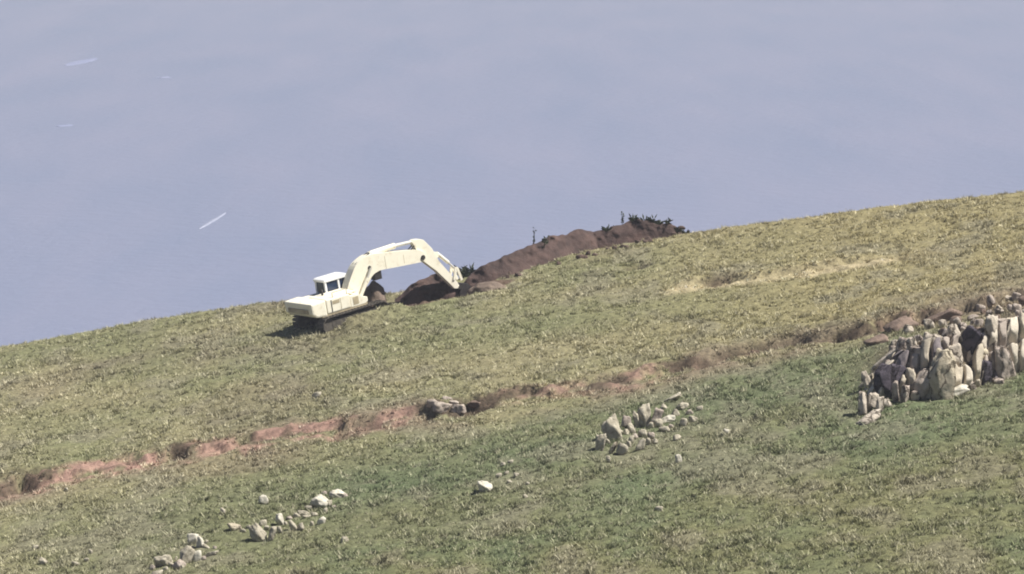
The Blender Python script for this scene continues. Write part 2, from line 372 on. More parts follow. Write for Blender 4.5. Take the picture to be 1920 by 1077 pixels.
def bedrock():
    x0, x1 = OUT[1, 0] - .5, OUT[-1, 0] - .5
    nx_, nv_ = int((x1 - x0) / .055), 92
    s = np.linspace(x0, x1, nx_); q = np.linspace(-.35, 4.6, nv_)
    X, Q = np.meshgrid(s, q); Yf = seg_interp(OUT, X); Y = Yf + np.where(Q < 1.6, Q * .95, Q)
    # blocks with open joints: nearest and second nearest of jittered cells, taller than wide
    cx, cz = .46, .85; wx = X + (fbm(X * 1.3, Q * 1.3, 301, 3) - .5) * .35; wz = Q + (fbm(X * 1.3, Q * 1.3, 311, 3) - .5) * .5
    gi, gj = np.floor(wx / cx), np.floor(wz / cz); d1 = np.full(X.shape, 9.); d2 = d1.copy(); idv = np.zeros(X.shape)
    for a in (-1, 0, 1):
        for b_ in (-1, 0, 1):
            i, j = gi + a, gj + b_
            fx = (i + .15 + .7 * hashf(i, j, 5)) * cx; fz = (j + .15 + .7 * hashf(i, j, 6)) * cz
            d = np.hypot((wx - fx) / cx, (wz - fz) / cz); near = d < d1
            d2 = np.where(near, d1, np.minimum(d2, d)); idv = np.where(near, hashf(i, j, 7), idv); d1 = np.where(near, d, d1)
    crack = sstep(.02, .30, d2 - d1)
    edge = sstep(x0, x0 + 1.6, X) * sstep(-.35, .1, Q) * sstep(4.6, 3.0, Q + 1.6 * (fbm(X * .7, Q * .7, 321, 3) - .5)) * np.clip((fbm(X * .9, Q * .9, 331, 3) - .22) * 5, 0, 1)
    disp = -.30 + edge * (.33 + .50 * idv * crack + .30 * crack) + (fbm(X * 6, Q * 6, 341, 3) - .5) * .09
    Z = height(X, Y) + disp * .65; Y = Y - disp * .8
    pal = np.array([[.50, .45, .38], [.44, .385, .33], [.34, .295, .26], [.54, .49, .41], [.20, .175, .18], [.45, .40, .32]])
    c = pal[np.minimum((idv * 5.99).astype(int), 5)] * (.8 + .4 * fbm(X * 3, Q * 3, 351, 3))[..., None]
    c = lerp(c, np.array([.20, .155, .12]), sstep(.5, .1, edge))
    v = np.stack([X, Y, Z], -1).reshape(-1, 3); ii = (np.arange(nv_ - 1)[:, None] * nx_ + np.arange(nx_ - 1)[None]).ravel()
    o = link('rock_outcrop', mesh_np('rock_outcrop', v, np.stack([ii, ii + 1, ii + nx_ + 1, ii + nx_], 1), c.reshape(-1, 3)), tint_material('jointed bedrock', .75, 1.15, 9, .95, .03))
    tag(o, 'jointed pale bedrock face breaking out of the slope behind the loose rocks', 'rock outcrop')
bedrock()
def oz(x, y): return 1560 + x / 3.589, 520 + y / 3.589
def orock(cx, cy, w, h, mat, label, tilt=0, name='rock', depth=None, lift=0.):
    mat = {MAT_PALE: MAT_FACE, MAT_GREY: MAT_GREYFACE}.get(mat, mat)
    px, py = oz(cx, cy + h / 2); return stone(px, py, w * 1.32 / 3.589, h * 1.04 / 3.589, mat, label, G1, name, depth, tilt * 1.5, lift=lift)
orock(735, 655, 165, 330, MAT_TAN, 'largest tan slab standing upright in the middle of the rock outcrop', 4)
orock(815, 555, 105, 190, MAT_PALE, 'pale rounded slab leaning against the right of the largest tan slab', -12)
orock(850, 768, 120, 62, MAT_WHITE, 'bright white rock lying at the foot of the outcrop')
orock(692, 455, 120, 160, MAT_PALE, 'pale blocky rock sitting directly above the largest tan slab', 8)
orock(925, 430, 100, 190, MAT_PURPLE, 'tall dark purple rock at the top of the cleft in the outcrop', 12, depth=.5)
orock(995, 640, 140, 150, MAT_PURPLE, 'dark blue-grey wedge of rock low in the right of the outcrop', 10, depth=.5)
orock(975, 540, 150, 60, MAT_TAN, 'sloping pale ledge of rock between the two dark purple rocks', -28)
orock(1160, 575, 105, 230, MAT_GREY, 'rounded pinkish-grey pillar rock near the right edge of the photo', 2)
orock(1075, 400, 70, 270, MAT_PALE, 'narrow tall pale rock standing left of the pinkish-grey pillar', 2)
orock(1235, 555, 60, 140, MAT_PALE, 'small pale rock leaning beside the pinkish-grey pillar', 10)
orock(1275, 510, 45, 75, MAT_WHITE, 'small white rock cut by the right edge of the photo')
orock(600, 535, 95, 130, MAT_GREY, 'grey-pink rock left of the pale block above the tan slab', -8)
orock(545, 460, 60, 140, MAT_PALE, 'thin pale upright rock at the upper left of the outcrop', -6)
orock(480, 480, 70, 130, MAT_GREY, 'grey rock with dark hollow beneath it at the outcrop shoulder', 10)
orock(425, 470, 60, 90, MAT_PALE, 'small pale rock on the left shoulder of the outcrop', 0)
orock(400, 700, 190, 210, MAT_PURPLE, 'dark block standing for the shade in the hollow at left of the outcrop', 0, depth=.7)  # dark block put where the hollow lies in shade
orock(365, 580, 200, 62, MAT_PALE, 'long pale slab sloping down over the dark hollow', -30)
orock(430, 770, 46, 140, MAT_GREY, 'grey upright sliver of rock in the dark hollow', 4)
orock(488, 790, 42, 120, MAT_GREY, 'second thin grey sliver standing right of the first in the dark hollow', -4)
orock(545, 710, 52, 180, MAT_PALE, 'thin pale pillar of rock between the dark hollow and the tan slab', 5)
orock(525, 612, 44, 70, MAT_PALE, 'small round pale rock perched on top of the thin pale pillar')
orock(620, 725, 110, 190, MAT_GREY, 'grey slanting rock against the left of the largest tan slab', 10)
orock(205, 850, 46, 160, MAT_PALE, 'leftmost pale upright stone at the tip of the outcrop', 3, 'stone')
orock(268, 835, 62, 140, MAT_PALE, 'pale double-topped stone second from the tip of the outcrop', -5, 'stone')
orock(318, 860, 42, 120, MAT_PALE, 'pale rounded stone third from the tip of the outcrop', 3, 'stone')
orock(250, 960, 170, 46, MAT_PALE, 'flat pale stone lying below the tip of the outcrop', -6, 'stone')
orock(235, 690, 45, 110, MAT_PALE, 'small pale pointed stone above the tip of the outcrop', -8, 'stone')
orock(660, 320, 60, 70, MAT_PALE, 'pale round rock on the upper rim of the outcrop', 0)
orock(745, 315, 55, 60, MAT_PALE, 'pale little rock right of the round one on the upper rim', 0)
orock(830, 380, 60, 120, MAT_PALE, 'pale curved rock at the left edge of the purple cleft', -10)
orock(775, 385, 50, 70, MAT_GREY, 'grey rock beside the pale curved rock on the rim', 8)
orock(1000, 390, 60, 110, MAT_BROWN, 'brown broken rock right of the tall dark purple rock', 0)
orock(1150, 330, 90, 90, MAT_GREY, 'grey-brown rock above the pinkish-grey pillar', 0)
orock(1240, 340, 80, 110, MAT_GREY, 'upper grey-brown rock by the right edge of the photo', 5)
orock(470, 315, 200, 84, MAT_BROWN, 'reddish-brown earthy lump above the left shoulder of the outcrop', -25, lift=-.12)
orock(760, 260, 210, 76, MAT_BROWN, 'broad mauve-brown boulder on top of the outcrop', -10, lift=-.12)
orock(300, 420, 120, 62, MAT_BROWN, 'low brown boulder up-slope from the long pale slab', -10, lift=-.12)
k = 0
for cx, cy in ((1090, 640), (700, 570), (560, 800), (360, 850), (850, 655), (900, 700), (940, 735), (1120, 700), (590, 420), (640, 400), (880, 330), (960, 310),
               (1060, 240), (1130, 230), (1210, 210), (1260, 250), (1180, 150), (1250, 130), (1060, 160), (1000, 210)):
    rr = random.Random(k * 7 + 3); k += 1
    orock(cx, cy, rr.uniform(34, 66), rr.uniform(36, 72), rr.choice([MAT_PALE, MAT_GREY, MAT_GREY]), 'small broken stone filling gaps among the rocks of the outcrop',
          rr.uniform(-15, 15), 'stone')
for q in range(34):
    rr = random.Random(900 + q); px = rr.uniform(1650, 1925); py = 600 + (1920 - px) * .26 + rr.uniform(-34, 42)
    stone(px, py, rr.uniform(9, 24), rr.uniform(8, 20), rr.choice([MAT_FACE, MAT_GREY, MAT_GREY, MAT_BROWN]), 'small pinkish rubble stone strewn over the top of the outcrop', 'rubble over the top of the outcrop', 'stone', None, rr.uniform(-20, 20), cat='stone')
G2 = 'stones of the pale heap in the middle of the pasture'
def mz(x, y): return 1060 + x / 5.333, 700 + y / 5.333
for cx, cy, w, h, tl, mt, lb in (
    (460, 545, 150, 250, -6, MAT_PALE, 'tallest pale beige stone at the left of the middle heap'),
    (358, 685, 90, 180, 4, MAT_PALE, 'pale pointed stone left of the tallest stone of the middle heap'),
    (562, 760, 100, 130, 14, MAT_PALE, 'pale slanting stone at the foot of the middle heap'),
    (480, 740, 46, 150, 18, MAT_TAN, 'thin tan stone leaning at the foot of the middle heap'),
    (810, 420, 130, 240, 0, MAT_PALE, 'pale upright stone with a dark hollow at the top of the middle heap'),
    (905, 440, 80, 190, 8, MAT_GREY, 'grey stone right of the upright stone with the dark hollow'),
    (1030, 465, 120, 66, 0, MAT_WHITE, 'white flat stone at the right of the middle heap'),
    (990, 560, 90, 54, 0, MAT_PALE, 'pale flat stone below the white flat stone of the middle heap'),
    (1070, 262, 180, 56, -14, MAT_PALE, 'long pale slab lying above the middle heap'),
    (1160, 330, 120, 74, -12, MAT_PALE, 'pale slab below and right of the long slab above the middle heap'),
    (620, 480, 90, 110, 0, MAT_GREY, 'round grey stone right of the tallest stone in the middle heap'),
    (665, 545, 56, 110, -14, MAT_PALE, 'small pale crescent stone in the centre of the middle heap'),
    (715, 460, 46, 180, -18, MAT_PALE, 'narrow pale stone leaning left in the middle heap'),
    (780, 600, 80, 80, 0, MAT_PALE, 'pale blocky stone below the upright hollow stone'),
    (660, 655, 50, 100, 0, MAT_PALE, 'thin pale stone between dark gaps low in the middle heap'),
    (760, 710, 70, 130, 14, MAT_PALE, 'pale stone at the lower right of the middle heap'),
    (860, 625, 60, 110, 4, MAT_GREY, 'small grey stone right of the pale block in the middle heap'),
    (1182, 490, 70, 80, 0, MAT_PALE, 'small pale stone past the right end of the middle heap'),
    (985, 340, 70, 60, 0, MAT_PALE, 'small pale stone under the long pale slab'),
    (1340, 350, 60, 46, 0, MAT_PALE, 'little pale stone farthest right above the middle heap'),
    (1120, 640, 70, 60, 0, MAT_PALE, 'pale stone in grass below the white flat stone'),
    (430, 860, 36, 70, -10, MAT_PALE, 'tiny pale stone in grass below the middle heap')):
    px, py = mz(cx, cy + h / 2); stone(px, py, w * 1.25 / 5.333, h / 5.333, mt, lb, G2, 'stone', None, tl, cat='stone')
for px, py, w, h, lb in ((1273, 868, 13, 18, 'small bright white stone alone in grass below the middle heap'),
                         (1362, 816, 15, 12, 'small white stone alone in grass right of the middle heap'),
                         (908, 924, 31, 22, 'large white stone alone in the green pasture at bottom centre')):
    stone(px, py, w, h, MAT_WHITE, lb, 'single white stones in the pasture', 'stone', None, 0, cat='stone')
for cx, cy in ((1640, 810), (1590, 828), (1615, 885), (1680, 900), (1635, 945), (1560, 900), (1750, 960)):
    stone(500 + cx / 3.59, 640 + cy / 3.59 + 4, 11, 8, MAT_PALE, 'one of the little pale stones scattered up-slope of the large white stone',
          'little stones by the large white stone', 'stone', None, 0, cat='stone')
G3 = 'pale stones of the broken row at lower left'
def lz(x, y): return 220 + x / 3.84, 860 + y / 3.84
for cx, cy, w, h, tl, mt, lb in (
    (1050, 297, 70, 64, 0, MAT_WHITE, 'round white stone up-slope of the broken row'),
    (1450, 312, 120, 94, 28, MAT_WHITE, 'largest white stone of the broken row at lower left'),
    (1582, 252, 115, 64, 4, MAT_WHITE, 'flat white stone at the right end of the broken row'),
    (1528, 322, 46, 46, 0, MAT_PALE, 'small pale stone touching the largest white stone'),
    (1166, 430, 52, 100, -22, MAT_WHITE, 'leaning white stone in the middle of the broken row'),
    (1166, 508, 34, 50, 0, MAT_PALE, 'tiny pale stone below the leaning white stone'),
    (1340, 397, 100, 44, -4, MAT_PALE, 'low pale slab left below the largest white stone'),
    (1380, 352, 56, 34, 0, MAT_PALE, 'tiny flat stone between slab and largest white stone'),
    (1470, 448, 56, 66, 14, MAT_WHITE, 'small white stone below the largest white stone'),
    (1262, 475, 46, 96, -16, MAT_PALE, 'thin pale stone left of a dark gap in the broken row'),
    (1320, 490, 60, 60, 0, MAT_PALE, 'pale stone right of a dark gap in the broken row'),
    (1015, 530, 90, 140, -26, MAT_PALE, 'slanting pale slab left of the leaning white stone'),
    (1112, 525, 50, 140, -6, MAT_PALE, 'upright pale slab beside the slanting slab'),
    (1045, 462, 50, 44, 0, MAT_PALE, 'little pale stone on top of the slanting slab'),
    (840, 495, 100, 54, 0, MAT_TAN, 'pinkish flat stone left of the slanting slab'),
    (1632, 577, 56, 52, -20, MAT_PALE, 'lone pale pebble in grass right of the broken row'),
    (760, 378, 40, 50, 0, MAT_PALE, 'lone pale stone up-slope of the lower left heap'),
    (545, 575, 80, 90, 0, MAT_WHITE, 'white peaked stone on top of the lower left heap'),
    (600, 600, 60, 100, 14, MAT_WHITE, 'second white stone leaning on the peaked stone'),
    (490, 690, 90, 140, 16, MAT_PALE, 'pale slanting stone at the left of the lower left heap'),
    (580, 690, 64, 100, 0, MAT_WHITE, 'white stone between two dark gaps in the lower left heap'),
    (675, 690, 110, 34, -10, MAT_PALE, 'long thin stone at the right of the lower left heap'),
    (640, 640, 70, 30, 30, MAT_PALE, 'thin stone sloping down the right of the lower left heap'),
    (325, 740, 130, 88, -8, MAT_PALE, 'broad pale stone at the bottom left of the lower left heap'),
    (290, 822, 80, 46, 0, MAT_PALE, 'pale stone cut by the bottom edge of the photo'),
    (440, 760, 90, 70, 0, MAT_GREY, 'dark grey stone in the gap of the lower left heap')):
    px, py = lz(cx, cy + h / 2); stone(px, py, w * 1.12 / 3.84, h / 3.84, mt, lb, G3, 'stone', None, tl, cat='stone')
for cx, cy in ((900, 520), (945, 500), (975, 555), (1075, 505), (1210, 470), (1235, 430), (1290, 420), (1365, 420), (1400, 470), (1420, 400), (1500, 380), (1555, 345), (1490, 260), (1540, 270),
               (700, 640), (530, 640), (420, 730), (385, 770), (350, 800), (470, 780), (620, 720), (250, 790), (640, 600), (1640, 270)):
    px, py = lz(cx, cy + 14); rr = random.Random(cx); stone(px, py, rr.uniform(7, 15), rr.uniform(6, 11), rr.choice([MAT_PALE, MAT_PALE, MAT_GREY]), 'small half buried stone filling the broken diagonal row of stones at lower left', G3, 'stone', None, 0, cat='stone')
for cx, cy in ((520, 600), (610, 600), (700, 640), (640, 720), (850, 540), (760, 520), (930, 520), (1060, 540), (1240, 400), (1280, 470), (1100, 420), (900, 690), (830, 700), (420, 700)):
    px, py = mz(cx, cy + 20); rr = random.Random(cx); stone(px, py, rr.uniform(9, 18), rr.uniform(9, 18), rr.choice([MAT_PALE, MAT_PALE, MAT_GREY]), 'small broken stone filling the pale heap in the middle of the pasture', G2, 'stone', None, rr.uniform(-20, 20), cat='stone')
G4 = 'grey slabs on the red terrace lip'
for px, py, w, h, mt, lb in ((830, 776, 46, 22, MAT_GREY, 'grey broken slab on the terrace lip in the middle of the field'),
                             (862, 775, 30, 18, MAT_GREY, 'grey-purple slab right of the broken slab on the terrace lip'),
                             (812, 763, 26, 14, MAT_GREY, 'small grey slab topping the left of the broken slab'),
                             (845, 757, 40, 10, MAT_GREY, 'thin grey slab lying behind the broken slab on the terrace lip'),
                             (893, 770, 40, 20, MAT_BROWN, 'brown slab at the right end of the grey slabs'),
                             (594, 748, 20, 13, MAT_PALE, 'pale stone alone in grass above the red soil')):
    stone(px, py, w, h, mt, lb, G4, 'slab' if mt is not MAT_PALE else 'stone', None, 0, cat='stone')
for px, py, w, h in ((80, 1058, 16, 12), (142, 1062, 16, 9), (163, 1054, 10, 8), (124, 922, 9, 9), (66, 1030, 12, 8), (170, 1040, 8, 10), (1236, 960, 18, 10), (985, 935, 10, 8)):
    stone(px, py, w, h, MAT_PALE, 'tiny pale stone lying loose in the grass', 'tiny loose stones in the grass', 'stone', None, 0, cat='stone')

# ---------------------------------------------------------------- spoil bank of dug earth along the crest
def heap(name, spine, label, mats, seed, res=.075):
    """spine: (x, y, half width, height); a ridge of tipped soil following it, closed to the ground"""
    sp = np.array(spine); L = np.concatenate([[0], np.cumsum(np.hypot(np.diff(sp[:, 0]), np.diff(sp[:, 1])))])
    n = max(8, int(L[-1] / res)); s = np.linspace(0, L[-1], n)
    px = np.interp(s, L, sp[:, 0]); py = np.interp(s, L, sp[:, 1]); hw = np.interp(s, L, sp[:, 2]); hh = np.interp(s, L, sp[:, 3])
    hw = hw * np.minimum(1, np.sqrt(np.clip(s / .8, .02, 1))) * np.minimum(1, np.sqrt(np.clip((L[-1] - s) / .8, .02, 1)))
    tx = np.gradient(px); ty = np.gradient(py); tl = np.hypot(tx, ty); nxv, nyv = -ty / tl, tx / tl
    kk = np.hanning(31); kk /= kk.sum(); nxv = np.convolve(np.pad(nxv, 15, 'edge'), kk, 'valid'); nyv = np.convolve(np.pad(nyv, 15, 'edge'), kk, 'valid')
    m_ = 44; q = np.linspace(-1, 1, m_)
    X = px[:, None] + nxv[:, None] * hw[:, None] * q; Y = py[:, None] + nyv[:, None] * hw[:, None] * q
    prof = np.clip(1 - np.abs(q) ** 1.5, 0, 1)[None]
    ends = np.minimum(1, s / 1.2)[:, None] * np.minimum(1, (L[-1] - s) / 1.2)[:, None]
    lump = .6 + .8 * fbm(X * .55, Y * .2, seed, 4)
    Z = height(X, Y) - .12 + hh[:, None] * prof * ends ** .6 * lump + (fbm(X * 1.3, Y * .25, seed + 9, 3) - .5) * .35 * prof ** .5
    Y = Y + ((fbm(X * 1.2, Z * 1.6, seed + 29, 3) - .5) * .9 + (fbm(X * 4, Z * 5, seed + 39, 3) - .5) * .35) * prof
    Zb = np.full_like(Z, 0) + height(X, Y) - .5
    top = np.stack([X, Y, Z], -1).reshape(-1, 3)
    ii = (np.arange(n - 1)[:, None] * m_ + np.arange(m_ - 1)[None]).ravel(); f = np.stack([ii, ii + m_, ii + m_ + 1, ii + 1], 1)
    bot = np.stack([X, Y, Zb], -1).reshape(-1, 3); fb = f[:, ::-1] + len(top)
    a = np.arange(n - 1) * m_; e1 = np.stack([a, a + m_, a + m_ + len(top), a + len(top)], 1)[:, ::-1]
    b_ = a + m_ - 1; e2 = np.stack([b_, b_ + m_, b_ + m_ + len(top), b_ + len(top)], 1)
    c_ = np.arange(m_ - 1); e3 = np.stack([c_, c_ + 1, c_ + 1 + len(top), c_ + len(top)], 1)[:, ::-1]
    d_ = c_ + (n - 1) * m_; e4 = np.stack([d_, d_ + 1, d_ + 1 + len(top), d_ + len(top)], 1)
    me = mesh_np(name, np.concatenate([top, bot]), np.concatenate([f, fb, e1, e2, e3, e4]), None, True)
    o = link(name, me, mats); tag(o, label, 'earth bank'); return o
MAT_SPOIL = mottled('dark red-brown dug soil', (.038, .026, .025), (.105, .068, .060), 1.1, .95, .10, detail=8)
MAT_CLOD = mottled('brown earth clods', (.06, .042, .036), (.15, .105, .088), 6, .95, .06)
MAT_SUBSOIL = mottled('grey-brown trench soil', (.12, .09, .075), (.23, .18, .145), 1.3, .95, .10, detail=8)
def gp(px, py, dy=0.):
    p = on_plane(px, py); return p[0], p[1] + dy
sp = [gp(868, 545, 1.6) + (.9, .5), gp(930, 528, 1.6) + (1.1, .9), gp(1000, 502, 1.4) + (1.2, 1.15), gp(1060, 480, 1.4) + (1.2, 1.28), gp(1110, 465, 1.4) + (1.2, 1.45),
      gp(1170, 455, 1.3) + (1.2, 1.45), gp(1230, 446, 1.2) + (1.1, 1.1), gp(1275, 439, 1.0) + (.9, .6), gp(1305, 436, .8) + (.6, .2)]
heap('spoil_bank', sp, 'long dark red-brown bank of dug earth along the crest right of the digger', MAT_SPOIL, 201)
heap('trench_bank', [gp(735, 572, .6) + (.7, .3), gp(775, 564, 1.4) + (.9, .85), gp(820, 556, 1.6) + (.9, 1.0), gp(880, 546, 1.2) + (.8, .6)],
     'dark heap of fresh soil under the digger arm', MAT_SPOIL, 221)
def mound(name, px, py, w, d, h, mat, label, seed):
    """a round-shouldered tip of loose soil, sunk into the ground"""
    v, f = ICO[4]; off = seed * 3.7
    k = np.array([mnoise.fractal(Vector(q) * 1.4 + Vector((off, 0, off)), 1, 2, 5) for q in v]); v = v * (1 + .22 * k)[:, None] * np.array([w / 2, d / 2, h])
    p = on_plane(px, py); o = link(name, mesh_np(name, v, f, None, True), mat); o.location = (p[0], p[1], float(height(p[0], p[1])) - .1); tag(o, label, 'soil mound'); return o
mound('soil_mound', 700, 580, 1.5, 1.6, 1.5, MAT_SUBSOIL, 'pale grey-brown mound of soil just ahead of the digger tracks', 3)
mound('dusty_mound', 917, 544, 2.1, 1.2, .5, MAT_SUBSOIL, 'pale dusty soil mound beside the digger bucket', 7)

for k in range(22):
    rr = random.Random(500 + k); t = rr.random(); px = 915 + 370 * t; py = 531 - 98 * t + 2 * math.sin(t * 3.1) + rr.uniform(-5, 3)
    stone(px, py, rr.uniform(7, 17), rr.uniform(5, 11), MAT_CLOD, 'clod of brown earth fallen to the foot of the spoil bank', 'clods below the spoil bank', 'soil_clod', None, 0, cat='clod')
# ---------------------------------------------------------------- small plants on the bank
MAT_LEAF = mottled('dark weed leaves', (.025, .035, .02), (.07, .08, .045), 8, .8)
def sprig(px, py, h_px, w_px, label, name='weed', n=26, group=None):
    p = on_plane(px, py); y = p[1] + 1.3; x = p[0]
    # stand on whatever is highest there: the heap or the ground
    dg = bpy.context.evaluated_depsgraph_get(); hit, loc, *_ = S.ray_cast(dg, Vector((x, y, 120)), Vector((0, 0, -1)))
    z = loc.z if hit else float(height(x, y))
    m = 165 / KPX; H = h_px * m; Wd = w_px * m
    rg = np.random.default_rng(int(px * 13)); vs = []; fs = []
    def quad(a, b, w):
        d = (b - a); s = np.cross(d, np.array([0, 1., 0])); s = s / (np.linalg.norm(s) + 1e-9) * w
        s2 = np.cross(d, s); s2 = s2 / (np.linalg.norm(s2) + 1e-9) * w * .5
        k = len(vs); mid = (a + b) / 2
        vs.extend([a, mid + s + s2, b, mid - s + s2]); fs.append([k, k + 1, k + 2, k + 3])
    stem_n = max(2, n // 8)
    for _ in range(stem_n):
        a = np.array([rg.normal(0, Wd * .12), rg.normal(0, Wd * .12), -.1]); b = np.array([rg.normal(0, Wd * .28), rg.normal(0, Wd * .28), H * rg.uniform(.7, 1)])
        quad(a, b, .022)
        for t in rg.uniform(.25, 1, n // stem_n):
            c = a + (b - a) * t; d = rg.normal(size=3); d[2] = abs(d[2]) * .6; d /= np.linalg.norm(d)
            quad(c, c + d * rg.uniform(.35, .6) * max(Wd, .18) , rg.uniform(.03, .07))
    me = mesh_np(name, np.array(vs), np.array(fs)); o = link(name, me, MAT_LEAF); o.location = (x, y, z - .03)
    tag(o, label, 'plant', group); return o
sprig(1001, 498, 40, 7, 'tall thin dark weed standing on the earth bank against the sea', 'weed', 22)
sprig(1017, 500, 24, 16, 'low dark weed beside the tall weed on the earth bank', 'weed', 22)
sprig(1168, 455, 34, 8, 'thin dark weed poking above the top of the earth bank', 'weed', 20)
GB = 'low dark scrub along the top of the earth bank'
for px, py, h, w in ((1117, 462, 16, 20), (1136, 462, 12, 22), (1152, 457, 9, 18), (1190, 452, 10, 22), (1205, 450, 13, 24), (1222, 449, 12, 26), (1238, 448, 9, 22), (1254, 446, 14, 18), (1274, 444, 9, 22), (1287, 442, 7, 18)):
    sprig(px, py, h * .45, w, 'low dark scrub plant on the right half of the earth bank', 'scrub_plant', 34, GB)
sprig(870, 530, 16, 34, 'dark bluish-green bush behind the end of the digger arm', 'bush', 90)

# ---------------------------------------------------------------- foam on the sea
MAT_FOAM = mottled('sea foam', (.225, .25, .35), (.30, .325, .42), .6, .9)
MAT_FAINT = mottled('thin sea foam', (.185, .215, .345), (.225, .245, .37), .3, .9)
def foam(px0, py0, px1, py1, wid, label, seed):
    a, b_ = on_sea(px0, py0)[:2], on_sea(px1, py1)[:2]; d = b_ - a; L = np.linalg.norm(d); d /= L; nrm = np.array([-d[1], d[0]])
    n = 24; t = np.linspace(0, 1, n); rg = np.random.default_rng(seed)
    w = wid * np.sqrt(np.clip(1 - (2 * t - 1) ** 2, 0, 1)) * rg.uniform(.75, 1.1, n) + .02
    c = a + np.outer(t * L, d)
    v = np.concatenate([np.c_[c - nrm * w[:, None], np.full(n, .02)], np.c_[c, np.full(n, .22)], np.c_[c + nrm * w[:, None], np.full(n, .02)]])
    k = np.arange(n - 1); f = np.concatenate([np.stack([k, k + 1, k + n + 1, k + n], 1), np.stack([k + n, k + n + 1, k + 2 * n + 1, k + 2 * n], 1)])
    o = link('foam_streak', mesh_np('foam_streak', v, f, None, True), MAT_FOAM if seed == 1 else MAT_FAINT); tag(o, label, 'foam', 'foam on the sea'); return o
foam(374, 430, 423, 400, .55, 'bright slanting streak of foam on the sea above left of the digger', 1)
foam(300, 147, 314, 145, 3.0, 'small spot of foam high on the left of the sea', 2)
foam(108, 238, 132, 235, 2.4, 'faint blot of foam near the left edge of the sea', 3)
foam(124, 124, 178, 110, 3.0, 'faint broad patch of foam at upper left of the sea', 4)

# ---------------------------------------------------------------- the digger
CREAM, nt, b = nodes('worn cream paint'); n = noise_node(nt, 2.4, 7, .7)
r = ramp(nt, n.outputs['Fac'], [(.27, (.40, .31, .20)), (.36, (.74, .68, .54)), (.46, (.84, .80, .67)), (.7, (.88, .84, .71))])
nt.links.new(r.outputs[0], b.inputs['Base Color']); b.inputs['Roughness'].default_value = .5
WHITE = mottled('white cab paint', (.74, .76, .78), (.84, .85, .86), 2, .4, 0, spec=.5)
DIRTY_SHADE = mottled('grimy and shaded cream paint', (.30, .25, .17), (.50, .43, .29), 2, .7)  # grimy parts, also the painted shade on step and counterweight
STEEL = mottled('muddy track steel', (.045, .041, .037), (.12, .105, .09), 6, .75, .01)
BLACK = mottled('dark greased steel', (.018, .017, .018), (.045, .04, .04), 5, .6)
CHROME = mottled('dull ram rod', (.50, .49, .46), (.62, .60, .56), 3, .5)
mG, ntG, bG = nodes('dark cab glass'); bG.inputs['Base Color'].default_value = (.015, .03, .07, 1); bG.inputs['Roughness'].default_value = .12
PSI = math.radians(38)
nrm = np.array([-SA, -SB, 1.0]); nrm /= np.linalg.norm(nrm)
hd = np.array([math.cos(PSI), math.sin(PSI), 0]); hd = hd - nrm * (hd @ nrm); hd /= np.linalg.norm(hd); lf = np.cross(nrm, hd)
digger = bpy.data.objects.new('excavator', None); COL.objects.link(digger); digger.empty_display_size = .5
digger.matrix_world = Matrix(((hd[0], lf[0], nrm[0], P0[0]), (hd[1], lf[1], nrm[1], P0[1]), (hd[2], lf[2], nrm[2], P0[2] + .02), (0, 0, 0, 1)))
tag(digger, 'cream yellow tracked digger with white cab working on the crest', 'excavator')

def curve(p, n=4):
    """closed smooth line through the points"""
    out = []; L = len(p)
    for i in range(L):
        a, b, c, d = (np.array(p[(i + k) % L]) for k in (-1, 0, 1, 2))
        for t in np.arange(n) / n:
            out.append(tuple(.5 * (2 * b + (c - a) * t + (2 * a - 5 * b + 4 * c - d) * t * t + (3 * b - a - 3 * c + d) * t ** 3)))
    return out
class MB:
    def __init__(s): s.bm = bmesh.new()
    def box(s, x0, x1, y0, y1, z0, z1, bev=.03, rot=None, about=None):
        r = bmesh.ops.create_cube(s.bm, size=1); vs = r['verts']
        for v in vs: v.co = Vector((x0 + (v.co.x + .5) * (x1 - x0), y0 + (v.co.y + .5) * (y1 - y0), z0 + (v.co.z + .5) * (z1 - z0)))
        if rot: bmesh.ops.rotate(s.bm, verts=vs, cent=Vector(about), matrix=rot)
        if bev: bmesh.ops.bevel(s.bm, geom=list({e for v in vs for e in v.link_edges}), offset=bev, segments=2, affect='EDGES', profile=.6)
        return s
    def prism(s, pts, y0, y1, bev=.025):
        """outline in the forward/up plane, extruded sideways"""
        a = [s.bm.verts.new((p[0], y0, p[1])) for p in pts]; b = [s.bm.verts.new((p[0], y1, p[1])) for p in pts]; n = len(pts)
        fs = [s.bm.faces.new(a), s.bm.faces.new(b[::-1])] + [s.bm.faces.new((a[i], b[i], b[(i + 1) % n], a[(i + 1) % n])) for i in range(n)]
        if bev: bmesh.ops.bevel(s.bm, geom=list({e for f in fs for e in f.edges}), offset=bev, segments=2, affect='EDGES', profile=.6)
        return s
    def tube(s, p, q, r0, r1=None, n=16):
        p, q = Vector(p), Vector(q); d = q - p; r1 = r0 if r1 is None else r1
        m = Matrix.Translation((p + q) / 2) @ d.to_track_quat('Z', 'Y').to_matrix().to_4x4()
        bmesh.ops.create_cone(s.bm, cap_ends=True, segments=n, radius1=r0, radius2=r1, depth=d.length, matrix=m); return s
    def build(s, name, mat, parent, smooth=False):
        bmesh.ops.recalc_face_normals(s.bm, faces=s.bm.faces)
        me = bpy.data.meshes.new(name); s.bm.to_mesh(me); s.bm.free()
        if smooth:
            for p in me.polygons: p.use_smooth = True
        return link(name, me, mat, parent)

